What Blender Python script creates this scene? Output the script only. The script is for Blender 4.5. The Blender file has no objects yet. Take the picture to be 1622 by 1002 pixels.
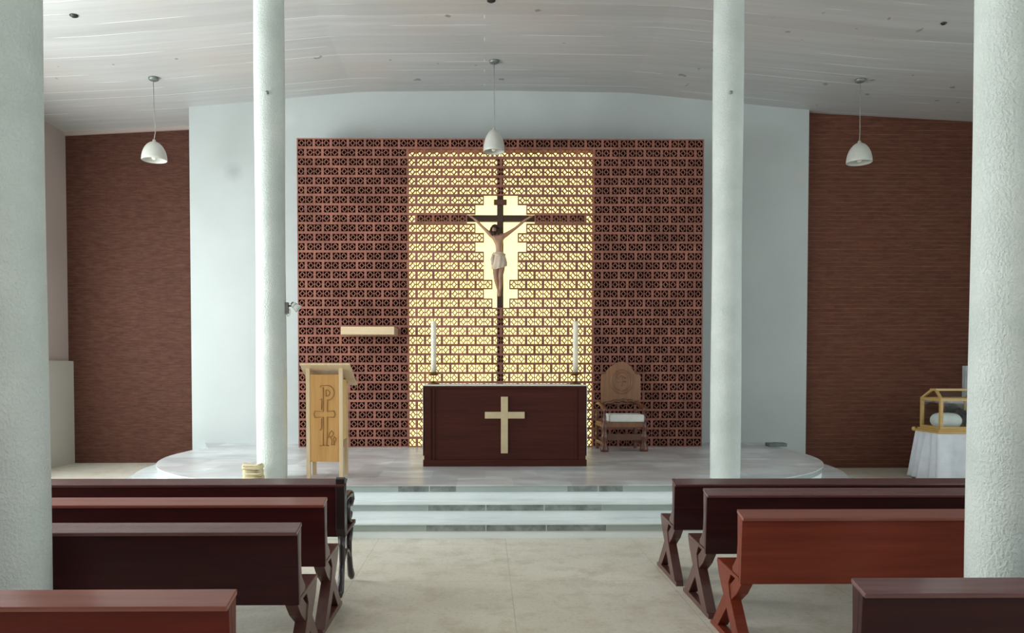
import bpy, bmesh, math, random
from mathutils import Vector, Matrix, Euler
random.seed(7)
S = bpy.context.scene
COL = S.collection
R = math.radians

# ------------------------------------------------------------------ camera
F = 1200.0; PX0 = 780.0; PY0 = 616.4; CAMZ = 1.715
cd = bpy.data.cameras.new('camera'); cam = bpy.data.objects.new('camera', cd); COL.objects.link(cam)
cam.location = (0, 0, CAMZ); cam.rotation_euler = (R(88.5), 0, R(-0.6))
cd.sensor_width = 36; cd.lens = 36 * F / 1622
cd.shift_x = (811 - PX0) / 1622; cd.shift_y = (PY0 - 501) / 1622
cd.clip_start = 0.05; cd.clip_end = 100
S.camera = cam
RM = Euler((R(88.5), 0, R(-0.6))).to_matrix()
def P(px, py, Y):
    """world x, z of a photo point known to stand at distance Y"""
    d = RM @ Vector(((px - PX0) / F, -(py - PY0) / F, -1))
    t = Y / d.y
    return d.x * t, CAMZ + d.z * t

# ------------------------------------------------------------------ world, exposure, daylight, rear fill
w = bpy.data.worlds.new('world'); S.world = w; w.use_nodes = True
w.node_tree.nodes['Background'].inputs[0].default_value = (.75, .88, 1, 1)
w.node_tree.nodes['Background'].inputs[1].default_value = 0.6
S.view_settings.view_transform = 'Standard'; S.view_settings.look = 'None'
S.view_settings.gamma = 1; S.view_settings.exposure = 0.16; S.view_settings.use_curve_mapping = False
S.cycles.use_denoising = True; S.cycles.max_bounces = 8; S.cycles.diffuse_bounces = 5
S.cycles.sample_clamp_indirect = 6; S.cycles.caustics_reflective = False; S.cycles.caustics_refractive = False

def area(name, loc, rot, sx, sy, power, color, spread=180):
    l = bpy.data.lights.new(name, 'AREA'); l.shape = 'RECTANGLE'; l.size = sx; l.size_y = sy
    l.energy = power; l.color = color; l.spread = R(spread)
    o = bpy.data.objects.new(name, l); COL.objects.link(o); o.location = loc; o.rotation_euler = rot
    return o
XL, XR, YB, YF = -7.62, 9.1, -6.0, 13.97          # inner faces of the nave
DAY = (.94, 1.0, .995)
# window openings: (y0, y1, z0, z1)
WL = [(1.2, 4.6, 1.0, 4.4), (5.8, 9.2, 1.0, 4.4), (9.9, 12.6, 1.0, 4.4)]
WR = [(-3.4, -0.2, 1.0, 4.2), (1.4, 4.6, 1.0, 4.2), (6.0, 9.2, 1.0, 4.2)]
for k, (a, b, c, d) in enumerate(WL):
    area('daylight_left', (XL + .06, (a + b) / 2, (c + d) / 2), (0, R(-90), 0), d - c, b - a, (150, 400, 75)[k], DAY)
for k, (a, b, c, d) in enumerate(WR):
    area('daylight_right', (XR - .06, (a + b) / 2, (c + d) / 2), (0, R(90), 0), d - c, b - a, (44, 32, 18)[k], DAY)
area('rear_fill', (0.3, YB + .06, 5.1), (R(90), 0, 0), 9.0, 1.8, 60, (.9, 1, .98))  # added fill from behind, set high to stay out of altar reflections

# ------------------------------------------------------------------ materials
def srgb(c):
    return tuple(((v / 255) / 12.92 if v / 255 <= .04045 else ((v / 255 + .055) / 1.055) ** 2.4) for v in c) + (1,)
class NT:
    def __init__(s, name):
        s.m = bpy.data.materials.new(name); s.m.use_nodes = True; s.t = s.m.node_tree
        s.b = s.t.nodes['Principled BSDF']; s._c = None
    def n(s, typ, **kw):
        x = s.t.nodes.new(typ)
        for k, v in kw.items(): setattr(x, k, v)
        return x
    def l(s, a, b): s.t.links.new(a, b)
    def coord(s):
        if s._c is None: s._c = s.n('ShaderNodeTexCoord').outputs['Object']
        return s._c
    def swz(s, order):                                   # reorder coordinates
        a = s.n('ShaderNodeSeparateXYZ'); s.l(s.coord(), a.inputs[0]); c = s.n('ShaderNodeCombineXYZ')
        for i, o in enumerate(order): s.l(a.outputs['XYZ'.index(o)], c.inputs[i])
        return c.outputs[0]
    def map(s, vec, sc=(1, 1, 1), loc=(0, 0, 0)):
        m = s.n('ShaderNodeMapping'); m.inputs['Scale'].default_value = sc; m.inputs['Location'].default_value = loc
        s.l(vec, m.inputs[0]); return m.outputs[0]
    def noise(s, vec, scale, detail=4, rough=.55):
        x = s.n('ShaderNodeTexNoise'); x.inputs['Scale'].default_value = scale
        x.inputs['Detail'].default_value = detail; x.inputs['Roughness'].default_value = rough
        s.l(vec, x.inputs['Vector']); return x.outputs['Fac']
    def ramp(s, fac, stops):
        r = s.n('ShaderNodeValToRGB'); e = r.color_ramp.elements
        while len(e) < len(stops): e.new(.5)
        for i, (p, c) in enumerate(stops): e[i].position = p; e[i].color = c if len(c) == 4 else srgb(c)
        s.l(fac, r.inputs[0]); return r.outputs[0]
    def mix(s, fac, a, b, mode='MIX'):
        x = s.n('ShaderNodeMix', data_type='RGBA', blend_type=mode)
        for i, v in ((0, fac), (6, a), (7, b)):
            if isinstance(v, (int, float, tuple, list)): x.inputs[i].default_value = v
            else: s.l(v, x.inputs[i])
        return x.outputs[2]
    def math(s, op, a, b=0.0):
        x = s.n('ShaderNodeMath', operation=op)
        for i, v in ((0, a), (1, b)):
            if isinstance(v, (int, float)): x.inputs[i].default_value = v
            else: s.l(v, x.inputs[i])
        return x.outputs[0]
    def bump(s, h, strength=.3, dist=.01, prev=None):
        x = s.n('ShaderNodeBump'); x.inputs['Strength'].default_value = strength; x.inputs['Distance'].default_value = dist
        s.l(h, x.inputs['Height'])
        if prev is not None: s.l(prev, x.inputs['Normal'])
        s.l(x.outputs[0], s.b.inputs['Normal']); return x.outputs[0]
    def base(s, c):
        if isinstance(c, tuple): s.b.inputs['Base Color'].default_value = c
        else: s.l(c, s.b.inputs['Base Color'])
    def pr(s, rough=.5, spec=.5, metal=0, coat=0, coatr=.1):
        s.b.inputs['Roughness'].default_value = rough; s.b.inputs['Specular IOR Level'].default_value = spec
        s.b.inputs['Metallic'].default_value = metal
        s.b.inputs['Coat Weight'].default_value = coat; s.b.inputs['Coat Roughness'].default_value = coatr
        return s
K = (0, 0, 0, 1); W1 = (1, 1, 1, 1)

def simple(name, c, rough=.5, spec=.5, metal=0, var=.12, vs=6, bs=0, bd=.004, bsc=60, coat=0):
    t = NT(name); t.pr(rough, spec, metal, coat)
    n = t.noise(t.coord(), vs)
    lo = tuple(max(0, v * (1 - var)) for v in c); hi = tuple(min(255, v * (1 + var * .6)) for v in c)
    t.base(t.ramp(n, [(.3, lo), (.7, hi)]))
    if bs: t.bump(t.noise(t.coord(), bsc, 3), bs, bd)
    return t.m

def wood(name, c1, c2, rough=.3, coat=.3, along='X', sc=1.0, spec=.5):
    t = NT(name); t.pr(rough, spec, 0, coat, .12)
    st = {'X': (.8, 14, 14), 'Y': (14, .8, 14), 'Z': (14, 14, .8)}[along]
    st = tuple(v * sc for v in st)
    g = t.noise(t.map(t.coord(), st), 1.6, 6, .6)
    b = t.noise(t.coord(), 1.3 * sc, 3)
    c = t.ramp(g, [(.32, c1), (.68, c2)])
    c = t.mix(t.math('MULTIPLY', b, .5), c, srgb(c1))
    t.base(c); t.bump(g, .08, .002)
    return t.m

def plaster_mat(name, c, stain=None):
    t = NT(name); t.pr(.75, .25)
    n = t.noise(t.coord(), .7, 5); f = t.noise(t.coord(), 9, 3)
    c0 = t.ramp(n, [(.3, tuple(v * .95 for v in c)), (.7, c)])
    if stain:
        for (p, r, col) in stain:
            v = t.n('ShaderNodeVectorMath', operation='DISTANCE'); t.l(t.coord(), v.inputs[0]); v.inputs[1].default_value = p
            d = t.math('ADD', v.outputs['Value'], t.math('MULTIPLY', f, r * .5))
            k = t.ramp(d, [(r * .4, (.55, .55, .55, 1)), (r * 1.25, K)])
            c0 = t.mix(k, c0, srgb(col))
    t.base(c0); t.bump(t.noise(t.coord(), 30, 4), .12, .006)
    return t.m

M = {}
M['white_wall'] = plaster_mat('white_wall_paint', (198, 204, 203),
    [((P(370, 272, 13)[0], 13, P(370, 272, 13)[1]), .2, (158, 160, 160)),
     ((P(460, 190, 13)[0], 13, P(460, 190, 13)[1]), .16, (205, 210, 208)),
     ((P(1268, 280, 13)[0], 13, P(1268, 280, 13)[1]), .15, (205, 200, 196))])
M['side_wall'] = plaster_mat('side_wall_plaster', (190, 174, 166))
M['wainscot'] = plaster_mat('wainscot_plaster', (200, 196, 186))

def column_mat():
    t = NT('rough_white_stucco'); t.pr(.6, .35)
    n = t.noise(t.coord(), 2.2, 4)
    t.base(t.ramp(n, [(.3, (204, 212, 207)), (.7, (226, 232, 228))]))
    a = t.noise(t.map(t.coord(), (1, 1, .8)), 70, 3, .55)
    b = t.noise(t.coord(), 16, 2)
    h = t.math('ADD', t.ramp(a, [(.42, K), (.62, W1)]), t.math('MULTIPLY', b, .5))
    t.bump(h, .5, .008)
    return t.m
M['column'] = column_mat()

def ceiling_mat():
    t = NT('board_marked_painted_ceiling'); t.pr(.5, .4)
    br = t.n('ShaderNodeTexBrick', offset=.37, squash=1)
    br.inputs['Color1'].default_value = srgb((188, 187, 186)); br.inputs['Color2'].default_value = srgb((202, 201, 200))
    br.inputs['Mortar'].default_value = srgb((194, 194, 191)); br.inputs['Scale'].default_value = 1
    br.inputs['Mortar Size'].default_value = .007; br.inputs['Mortar Smooth'].default_value = .5
    br.inputs['Brick Width'].default_value = 60; br.inputs['Row Height'].default_value = .31
    t.l(t.coord(), br.inputs['Vector'])
    st = t.noise(t.map(t.coord(), (.35, 7, 1)), 1.4, 6, .65)
    big = t.noise(t.coord(), .45, 3)
    c = t.mix(t.ramp(st, [(.35, (.0, .0, .0, 1)), (.75, (.65, .65, .65, 1))]), br.outputs['Color'], srgb((170, 167, 165)))
    c = t.mix(t.ramp(big, [(.45, K), (.7, (.5, .5, .5, 1))]), c, srgb((198, 184, 176)))
    # plaster ridges only appear in places
    seg = t.ramp(t.noise(t.map(t.coord(), (.5, 3.2, 1)), 1.1, 2), [(.50, K), (.56, W1)])
    rid = t.math('MULTIPLY', br.outputs['Fac'], seg)
    c = t.mix(rid, c, srgb((240, 242, 240)))
    sp = t.noise(t.map(t.coord(), (1, 1, 1)), 5, 2, .4)
    c = t.mix(t.ramp(sp, [(.74, K), (.77, (.7, .7, .7, 1))]), c, srgb((120, 112, 104)))
    t.base(c)
    h = t.math('ADD', t.math('MULTIPLY', rid, .8), t.math('MULTIPLY', st, .25))
    t.bump(h, .35, .01)
    return t.m
M['ceiling'] = ceiling_mat()

def brick_mat(name, c1, c2, cm):
    t = NT(name); t.pr(.8, .3)
    v = t.swz('XZY')
    br = t.n('ShaderNodeTexBrick', offset=.5)
    br.inputs['Color1'].default_value = srgb(c1); br.inputs['Color2'].default_value = srgb(c2); br.inputs['Mortar'].default_value = srgb(tuple((a_ + b_) / 2 + 3 for a_, b_ in zip(c1, c2)))
    br.inputs['Scale'].default_value = 1; br.inputs['Mortar Size'].default_value = .007; br.inputs['Mortar Smooth'].default_value = .3
    br.inputs['Brick Width'].default_value = .27; br.inputs['Row Height'].default_value = .073
    t.l(v, br.inputs['Vector'])
    bl = t.n('ShaderNodeTexBrick', offset=0)
    for k_, v_ in (('Color1', K), ('Color2', K), ('Mortar', W1)): bl.inputs[k_].default_value = v_
    bl.inputs['Scale'].default_value = 1; bl.inputs['Mortar Size'].default_value = .011; bl.inputs['Mortar Smooth'].default_value = .4
    bl.inputs['Brick Width'].default_value = 90; bl.inputs['Row Height'].default_value = .073; t.l(t.map(v, loc=(40, 0, 0)), bl.inputs['Vector'])
    n = t.noise(t.coord(), .8, 5); f = t.noise(t.map(t.coord(), (3, 3, 20)), 2, 4)
    c = t.mix(t.math('MULTIPLY', n, .55), br.outputs['Color'], srgb((84, 52, 40)))
    c = t.mix(t.math('MULTIPLY', bl.outputs['Color'], t.ramp(t.noise(t.map(t.coord(), (1.6, 1, 9)), 1.7, 4, .7), [(.38, K), (.7, (.85, .85, .85, 1))])), c, srgb(cm))
    c = t.mix(t.ramp(f, [(.4, K), (.8, (.3, .3, .3, 1))]), c, srgb((140, 104, 84)))
    t.base(c); t.bump(t.math('SUBTRACT', 1, br.outputs['Fac']), .7, .012)
    return t.m
M['brick_left'] = brick_mat('dark_red_brick', (86, 49, 39), (74, 41, 33), (96, 62, 49))
M['brick_right'] = brick_mat('red_brown_brick', (112, 66, 50), (98, 56, 42), (136, 96, 76))
M['lattice'] = simple('terracotta_lattice_clay', (146, 98, 85), .85, .2, var=.14, vs=3, bs=.2, bsc=90)
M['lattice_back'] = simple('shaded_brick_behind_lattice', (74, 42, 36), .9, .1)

def marble(name, c1, c2, tile=None, dark=None, rough=.22, veins=(.9, 3.4)):
    """polished marble; tile=(w,h) gives joints, dark=[(x0,x1)] darker pieces laid there"""
    t = NT(name); t.pr(rough, .5)
    v = t.noise(t.map(t.coord(), (veins[0], veins[1], veins[1])), 1.3, 8, .62)
    c = t.ramp(v, [(.3, c1), (.62, c2)])
    if dark:
        s = t.n('ShaderNodeSeparateXYZ'); t.l(t.coord(), s.inputs[0])
        m = None
        for (a, b) in dark:
            k = t.math('MULTIPLY', t.math('GREATER_THAN', s.outputs[0], a), t.math('LESS_THAN', s.outputs[0], b))
            m = k if m is None else t.math('ADD', m, k)
        v2 = t.noise(t.map(t.coord(), (5, 5, 5)), 1.5, 6, .65)
        dk = t.ramp(v2, [(.32, (104, 110, 108)), (.5, (134, 142, 138)), (.72, (162, 170, 166))])
        jx = t.math('ABSOLUTE', t.math('SUBTRACT', t.math('FRACT', t.math('DIVIDE', t.math('ADD', s.outputs[0], .60), .614)), .5))
        dk = t.mix(t.math('GREATER_THAN', jx, .491), dk, srgb((196, 202, 200)))
        c = t.mix(m, c, dk)
    if tile:
        br = t.n('ShaderNodeTexBrick', offset=.5)
        br.inputs['Color1'].default_value = (.25, .25, .25, 1); br.inputs['Color2'].default_value = (1, 1, 1, 1)
        br.inputs['Mortar'].default_value = (.6, .6, .6, 1); br.inputs['Scale'].default_value = 1
        br.inputs['Mortar Size'].default_value = .004; br.inputs['Brick Width'].default_value = tile[0]; br.inputs['Row Height'].default_value = tile[1]
        br.inputs['Bias'].default_value = .1
        t.l(t.map(t.coord(), loc=(.31, .06, 0)), br.inputs['Vector'])
        c = t.mix(.4, c, br.outputs['Color'], 'MULTIPLY')
        hue = t.noise(t.map(t.coord(), (1.2, 1.6, 1)), .8, 1)
        c = t.mix(t.ramp(hue, [(.5, K), (.56, (.4, .4, .4, 1))]), c, srgb((172, 160, 158)))
    t.base(c)
    return t.m
M['platform_top'] = marble('grey_veined_marble_tiles', (196, 199, 201), (234, 237, 238), tile=(.63, .63), rough=.32, veins=(1.3, 2.6))
M['tread_1'] = marble('white_marble_tread', (205, 214, 214), (238, 244, 243), rough=.18)
M['riser_low'] = marble('white_marble_riser_strip', (232, 240, 240), (246, 250, 250), rough=.3)
M['riser_12'] = marble('grey_marble_riser', (152, 162, 158), (170, 180, 176), dark=[(-.60, 1.24)])
M['riser_3'] = marble('grey_marble_riser_top', (156, 166, 163), (174, 184, 180), dark=[(-.94, -.31), (.905, 1.51)])

def floor_mat():
    t = NT('cream_terrazzo_floor'); t.pr(.3, .45)
    big = t.noise(t.coord(), .9, 4); f = t.noise(t.coord(), 38, 3, .6); sp = t.noise(t.coord(), 120, 2)
    c = t.ramp(big, [(.3, (216, 209, 193)), (.7, (230, 224, 211))])
    c = t.mix(t.ramp(f, [(.54, K), (.72, (.45, .45, .45, 1))]), c, srgb((178, 168, 148)))
    wv = t.noise(t.coord(), 3.2, 8, .72); c = t.mix(t.ramp(wv, [(.48, K), (.66, (.75, .75, .75, 1))]), c, srgb((192, 182, 162)))
    c = t.mix(t.ramp(sp, [(.68, K), (.76, (.6, .6, .6, 1))]), c, srgb((120, 112, 98)))
    br = t.n('ShaderNodeTexBrick', offset=0); br.inputs['Scale'].default_value = 1
    for k_, v_ in (('Color1', K), ('Color2', K), ('Mortar', W1)): br.inputs[k_].default_value = v_
    br.inputs['Mortar Size'].default_value = .004; br.inputs['Brick Width'].default_value = 1.28; br.inputs['Row Height'].default_value = 1.28
    t.l(t.map(t.coord(), loc=(-.21, .3, 0)), br.inputs['Vector'])
    c = t.mix(t.math('MULTIPLY', br.outputs['Color'], t.math('MULTIPLY', big, .6)), c, srgb((120, 112, 96)))
    t.base(c)
    r = t.ramp(f, [(.3, (.28, .28, .28, 1)), (.8, (.5, .5, .5, 1))]); t.l(r, t.b.inputs['Roughness'])
    return t.m
M['floor'] = floor_mat()

M['pew_dark'] = wood('dark_mahogany_varnish', (48, 13, 14), (68, 20, 19), .38, .05, spec=.22)
M['pew_purple'] = wood('purple_brown_varnish', (44, 16, 18), (62, 24, 24), .38, .05, spec=.22)
M['rail_purple'] = wood('purple_rail_varnish', (92, 54, 54), (120, 76, 76), .25, .4)  # top rails coloured lighter than the pew boards
M['rail_dark'] = wood('dark_rail_varnish', (74, 34, 34), (104, 60, 58), .25, .4)
M['pew_red'] = wood('red_brown_varnish', (84, 24, 15), (108, 34, 22), .38, .05, spec=.22)
M['pew_orange'] = wood('orange_brown_varnish', (108, 42, 27), (132, 56, 36), .38, .05, spec=.22)
M['rail_orange'] = wood('orange_rail_varnish', (120, 58, 46), (150, 78, 60), .28, .5)
M['leg_brown'] = wood('worn_leg_varnish', (72, 38, 34), (98, 56, 50), .4, .3, 'Z')
M['cast_black'] = simple('black_brown_cast_end', (34, 20, 20), .35, .5, vs=4, coat=.4)
M['altar_wood'] = wood('dark_altar_wood', (58, 24, 17), (80, 34, 25), .55, .0, spec=.2)
M['altar_cross'] = simple('pale_cross_wood', (205, 186, 150), .5, .4, var=.06)
M['cloth'] = simple('white_linen', (232, 232, 226), .85, .1, var=.04, bs=.1)
M['table_cloth'] = simple('pale_blue_white_cloth', (228, 232, 240), .85, .1, var=.04)
M['ambo'] = wood('honey_pine', (182, 134, 74), (206, 158, 96), .45, .15, 'Z')
M['ambo_pale'] = wood('pale_pine', (206, 180, 142), (226, 202, 166), .45, .1, 'Z')
M['glow_gold'] = simple('pine_with_painted_glow', (232, 190, 118), .4, .4, var=.06)  # bright gold stands for lattice glow falling on the lectern sides
M['groove_and_shadow'] = simple('carved_groove_and_shadow_bar', (150, 104, 54), .6, .3)  # carved lines, and painted shadow bars across the lectern sides
M['shelf'] = wood('pale_shelf_wood', (206, 182, 146), (226, 204, 168), .5, .1)
M['chair_wood'] = wood('carved_brown_wood', (116, 78, 50), (146, 100, 66), .4, .3, 'Z')
M['chair_dark'] = wood('dark_turned_wood', (88, 50, 32), (112, 66, 44), .35, .4, 'Z')
M['brass'] = simple('aged_brass', (138, 96, 48), .35, .5, .8)
M['wax'] = simple('ivory_wax', (238, 232, 212), .5, .4, var=.03)
M['shade'] = simple('white_enamel_shade', (204, 204, 196), .35, .5, var=.04)
M['cord'] = simple('grey_cord', (160, 154, 148), .6)
M['dark_metal'] = simple('dark_metal', (58, 58, 56), .4, .5, .5)
M['white_metal'] = simple('white_painted_metal', (225, 228, 226), .4, .5, var=.03)
M['grey_metal'] = simple('grey_metal', (130, 134, 132), .4, .5, .4)
M['cross_wood'] = wood('dark_cross_wood', (52, 32, 22), (78, 50, 34), .6, .05)
M['plaque'] = simple('brown_plaque', (86, 50, 34), .6)
M['skin'] = simple('painted_skin', (172, 132, 108), .5, .4, var=.1)
M['hair'] = simple('dark_brown_hair', (48, 30, 22), .6, .3, var=.2, vs=30, bs=.4, bsc=60)
M['loincloth'] = simple('cream_loincloth', (206, 188, 168), .7, .2, var=.08, bs=.2, bsc=40)
M['cream_cloth'] = simple('cream_folded_cloth', (222, 208, 172), .85, .1, var=.1, bs=.2)
M['case_wood'] = wood('gold_pine_case', (196, 158, 92), (218, 182, 116), .4, .3)
M['black_hair'] = simple('black_hair', (24, 24, 30), .5, .3, var=.2)
M['pillow'] = simple('pale_blue_pillow', (240, 244, 246), .8, .1, var=.05)
M['grey_box'] = simple('grey_metal_box', (200, 206, 210), .5)
M['drain'] = simple('dull_grey_green_metal', (110, 120, 116), .6)

def glass_mat():
    t = NT('clear_glass'); t.pr(.03, .5); t.base((.95, 1, .98, 1))
    t.b.inputs['Transmission Weight'].default_value = 1; t.b.inputs['IOR'].default_value = 1.15
    tr = t.n('ShaderNodeBsdfTransparent'); tr.inputs[0].default_value = (.97, .99, .98, 1)
    gl = t.n('ShaderNodeBsdfGlossy'); gl.inputs['Roughness'].default_value = .05
    mx = t.n('ShaderNodeMixShader'); mx.inputs[0].default_value = .04
    t.l(tr.outputs[0], mx.inputs[1]); t.l(gl.outputs[0], mx.inputs[2])
    t.l(mx.outputs[0], t.t.nodes['Material Output'].inputs[0])
    return t.m
M['glass'] = glass_mat()
def emis(name, c, st):
    t = NT(name); t.pr(.5); t.base(c); t.b.inputs['Emission Color'].default_value = c
    t.b.inputs['Emission Strength'].default_value = st; return t.m
M['amber_pane'] = emis('sunlit_amber_glass', (1.0, .90, .38, 1), 1.4)
M['day_pane'] = emis('bright_daylight_glass', (.82, .95, 1, 1), 2.0)

# ------------------------------------------------------------------ mesh helpers
class MB:
    def __init__(s): s.v = []; s.f = []; s.mi = []; s.sm = []
    def add(s, vs, fs, mi=0, smooth=False):
        o = len(s.v); s.v += [tuple(v) for v in vs]
        for f in fs: s.f.append([o + i for i in f]); s.mi.append(mi); s.sm.append(smooth)
    def box(s, x0, x1, y0, y1, z0, z1, mi=0, mat=None):
        vs = [(x, y, z) for z in (z0, z1) for y in (y0, y1) for x in (x0, x1)]
        if mat: vs = [mat @ Vector(v) for v in vs]
        s.add(vs, [(0, 2, 3, 1), (4, 5, 7, 6), (0, 1, 5, 4), (2, 6, 7, 3), (0, 4, 6, 2), (1, 3, 7, 5)], mi)
    def prism(s, pts, a0, a1, axis='X', mi=0, mis=None):
        """pts: polygon in the two other axes (X:(y,z)  Y:(x,z)  Z:(x,y))"""
        n = len(pts)
        def mk(p, a): return {'X': (a, p[0], p[1]), 'Y': (p[0], a, p[1]), 'Z': (p[0], p[1], a)}[axis]
        vs = [mk(p, a0) for p in pts] + [mk(p, a1) for p in pts]
        fs = [tuple(range(n))[::-1], tuple(range(n, 2 * n))] + [(i, (i + 1) % n, n + (i + 1) % n, n + i) for i in range(n)]
        s.add(vs, fs, mi)
    def beam(s, a, b, wx, wy, mi=0, up=(0, 0, 1)):
        a = Vector(a); b = Vector(b); d = (b - a).normalized(); u = Vector(up)
        if abs(d.dot(u)) > .99: u = Vector((0, 1, 0))
        x = d.cross(u).normalized(); y = x.cross(d).normalized()
        vs = [p + x * sx * wx / 2 + y * sy * wy / 2 for p in (a, b) for sx, sy in ((-1, -1), (1, -1), (1, 1), (-1, 1))]
        s.add(vs, [(3, 2, 1, 0), (4, 5, 6, 7), (0, 1, 5, 4), (1, 2, 6, 5), (2, 3, 7, 6), (3, 0, 4, 7)], mi)
    def tube(s, pts, r, n=10, mi=0, cap=True):
        pts = [Vector(p) for p in pts]; rs = r if isinstance(r, (list, tuple)) else [r] * len(pts)
        rings = []; px = None
        for i, p in enumerate(pts):
            d = (pts[min(i + 1, len(pts) - 1)] - pts[max(i - 1, 0)]).normalized()
            if px is None:
                u = Vector((0, 0, 1)) if abs(d.z) < .9 else Vector((1, 0, 0)); px = d.cross(u).normalized()
            else: px = (px - d * px.dot(d)).normalized()
            py = d.cross(px)
            rings.append([p + (px * math.cos(2 * math.pi * k / n) + py * math.sin(2 * math.pi * k / n)) * rs[i] for k in range(n)])
        vs = [v for rg in rings for v in rg]
        fs = [(i * n + k, i * n + (k + 1) % n, (i + 1) * n + (k + 1) % n, (i + 1) * n + k) for i in range(len(pts) - 1) for k in range(n)]
        s.add(vs, fs, mi, True)
        if cap:
            m = len(pts) - 1
            s.add(rings[0], [tuple(range(n))[::-1]], mi); s.add(rings[m], [tuple(range(n))], mi)
    def lathe(s, prof, c=(0, 0, 0), n=32, mi=0, smooth=True):
        vs = [(c[0] + r * math.cos(2 * math.pi * k / n), c[1] + r * math.sin(2 * math.pi * k / n), c[2] + z) for r, z in prof for k in range(n)]
        fs = [(i * n + k, i * n + (k + 1) % n, (i + 1) * n + (k + 1) % n, (i + 1) * n + k) for i in range(len(prof) - 1) for k in range(n)]
        s.add(vs, fs, mi, smooth)
    def ball(s, c, r, n=14, mi=0, fn=None):
        rx, ry, rz = r if isinstance(r, tuple) else (r, r, r); m = n // 2 + 1; vs = []
        for i in range(m + 1):
            th = math.pi * i / m
            for k in range(n):
                ph = 2 * math.pi * k / n
                v = Vector((math.sin(th) * math.cos(ph), math.sin(th) * math.sin(ph), math.cos(th)))
                if fn: v = fn(v)
                vs.append((c[0] + v.x * rx, c[1] + v.y * ry, c[2] + v.z * rz))
        fs = [(i * n + k, (i + 1) * n + k, (i + 1) * n + (k + 1) % n, i * n + (k + 1) % n) for i in range(m) for k in range(n)]
        s.add(vs, fs, mi, True)
    def build(s, name, mats, parent=None, loc=(0, 0, 0), bevel=0, clean=True):
        me = bpy.data.meshes.new(name); me.from_pydata(s.v, [], s.f)
        for m in (mats if isinstance(mats, (list, tuple)) else [mats]): me.materials.append(m)
        me.polygons.foreach_set('material_index', s.mi); me.polygons.foreach_set('use_smooth', s.sm)
        if clean:
            bm = bmesh.new(); bm.from_mesh(me)
            bmesh.ops.remove_doubles(bm, verts=bm.verts, dist=1e-5)
            bmesh.ops.recalc_face_normals(bm, faces=bm.faces); bm.to_mesh(me); bm.free()
        me.update(); o = bpy.data.objects.new(name, me); COL.objects.link(o); o.location = loc
        if parent: o.parent = parent
        if bevel:
            b = o.modifiers.new('bevel', 'BEVEL'); b.width = bevel; b.segments = 2; b.limit_method = 'ANGLE'; b.angle_limit = R(40)
        return o
def empty(name, loc, label, cat, group=None, rz=0):
    o = bpy.data.objects.new(name, None); COL.objects.link(o); o.location = loc; o.rotation_euler = (0, 0, rz)
    o['label'] = label; o['category'] = cat
    if group: o['group'] = group
    return o
def tag(o, label, cat, group=None):
    o['label'] = label; o['category'] = cat
    if group: o['group'] = group
    return o
def struct(o, label=None):
    o['kind'] = 'structure'
    if label: o['label'] = label
    return o

# ------------------------------------------------------------------ shell
ZP = .459                                            # height of the altar platform
m = MB(); m.box(XL - .3, XR + .3, YB - .3, YF + .5, -.2, 0); struct(m.build('floor', M['floor']))

def cz(x):                                           # ceiling height across the nave
    s = abs(x - .2)
    if s < 2.3: return 6.45 - .012 * s
    if s < 5.4: return 6.422 - .0925 * (s - 2.3)
    return 6.135 - .05 * (s - 5.4)
m = MB()
xs = [XL - .3] + [XL + (XR - XL) * i / 40 for i in range(41)] + [XR + .3]
for i in range(len(xs) - 1):
    m.add([(xs[i], YB - .3, cz(xs[i])), (xs[i + 1], YB - .3, cz(xs[i + 1])), (xs[i + 1], YF + .5, cz(xs[i + 1])), (xs[i], YF + .5, cz(xs[i])),
           (xs[i], YB - .3, 6.9), (xs[i + 1], YB - .3, 6.9), (xs[i + 1], YF + .5, 6.9), (xs[i], YF + .5, 6.9)],
          [(0, 1, 2, 3), (7, 6, 5, 4), (0, 4, 5, 1), (3, 2, 6, 7)], 0, False)
struct(m.build('ceiling', M['ceiling']))

def wall_with_windows(name, x0, x1, wins, mat, zt):
    m = MB(); ys = YB - .3
    for (a, b, c, d) in sorted(wins):
        m.box(x0, x1, ys, a, 0, zt); m.box(x0, x1, a, b, 0, c); m.box(x0, x1, a, b, d, zt); ys = b
    m.box(x0, x1, ys, YF + .5, 0, zt)
    return struct(m.build(name, mat))
wall_with_windows('wall_left', XL - .25, XL, WL, M['side_wall'], cz(XL) + .05)
wall_with_windows('wall_right', XR, XR + .25, WR, M['white_wall'], cz(XR) + .05)
m = MB()
m.box(XL, -4.2, YB - .25, YB, 0, 6.5); m.box(4.8, XR, YB - .25, YB, 0, 6.5); m.box(-4.2, 4.8, YB - .25, YB, 0, 4.2); m.box(-4.2, 4.8, YB - .25, YB, 6.0, 6.5)
struct(m.build('wall_rear', M['side_wall']))
wi = 1
for side, wins, xa, xb in ((-1, WL, XL - .2, XL - .1), (1, WR, XR + .1, XR + .2)):
    for (a, b, c, d) in wins:
        m = MB()
        m.box(xa, xb, a, b, c, c + .06); m.box(xa, xb, a, b, d - .06, d); m.box(xa, xb, a, a + .06, c, d); m.box(xa, xb, b - .06, b, c, d)
        for k in range(1, 4): y = a + (b - a) * k / 4; m.box(xa, xb, y - .02, y + .02, c, d)
        m.box(xa, xb, a, b, (c + d) / 2 - .02, (c + d) / 2 + .02)
        o = struct(m.build('window_%d' % wi, M['dark_metal'])); wi += 1
        g = MB(); x = (xa + xb) / 2; g.box(x - .004, x + .004, a, b, c, d); g.build('window_glass', M['day_pane'], o)
m = MB(); m.box(-4.2, 4.8, YB - .2, YB - .19, 4.2, 6.0); struct(m.build('window_8', M['day_pane']))  # unseen glowing pane added behind the rear fill lamp

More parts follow.
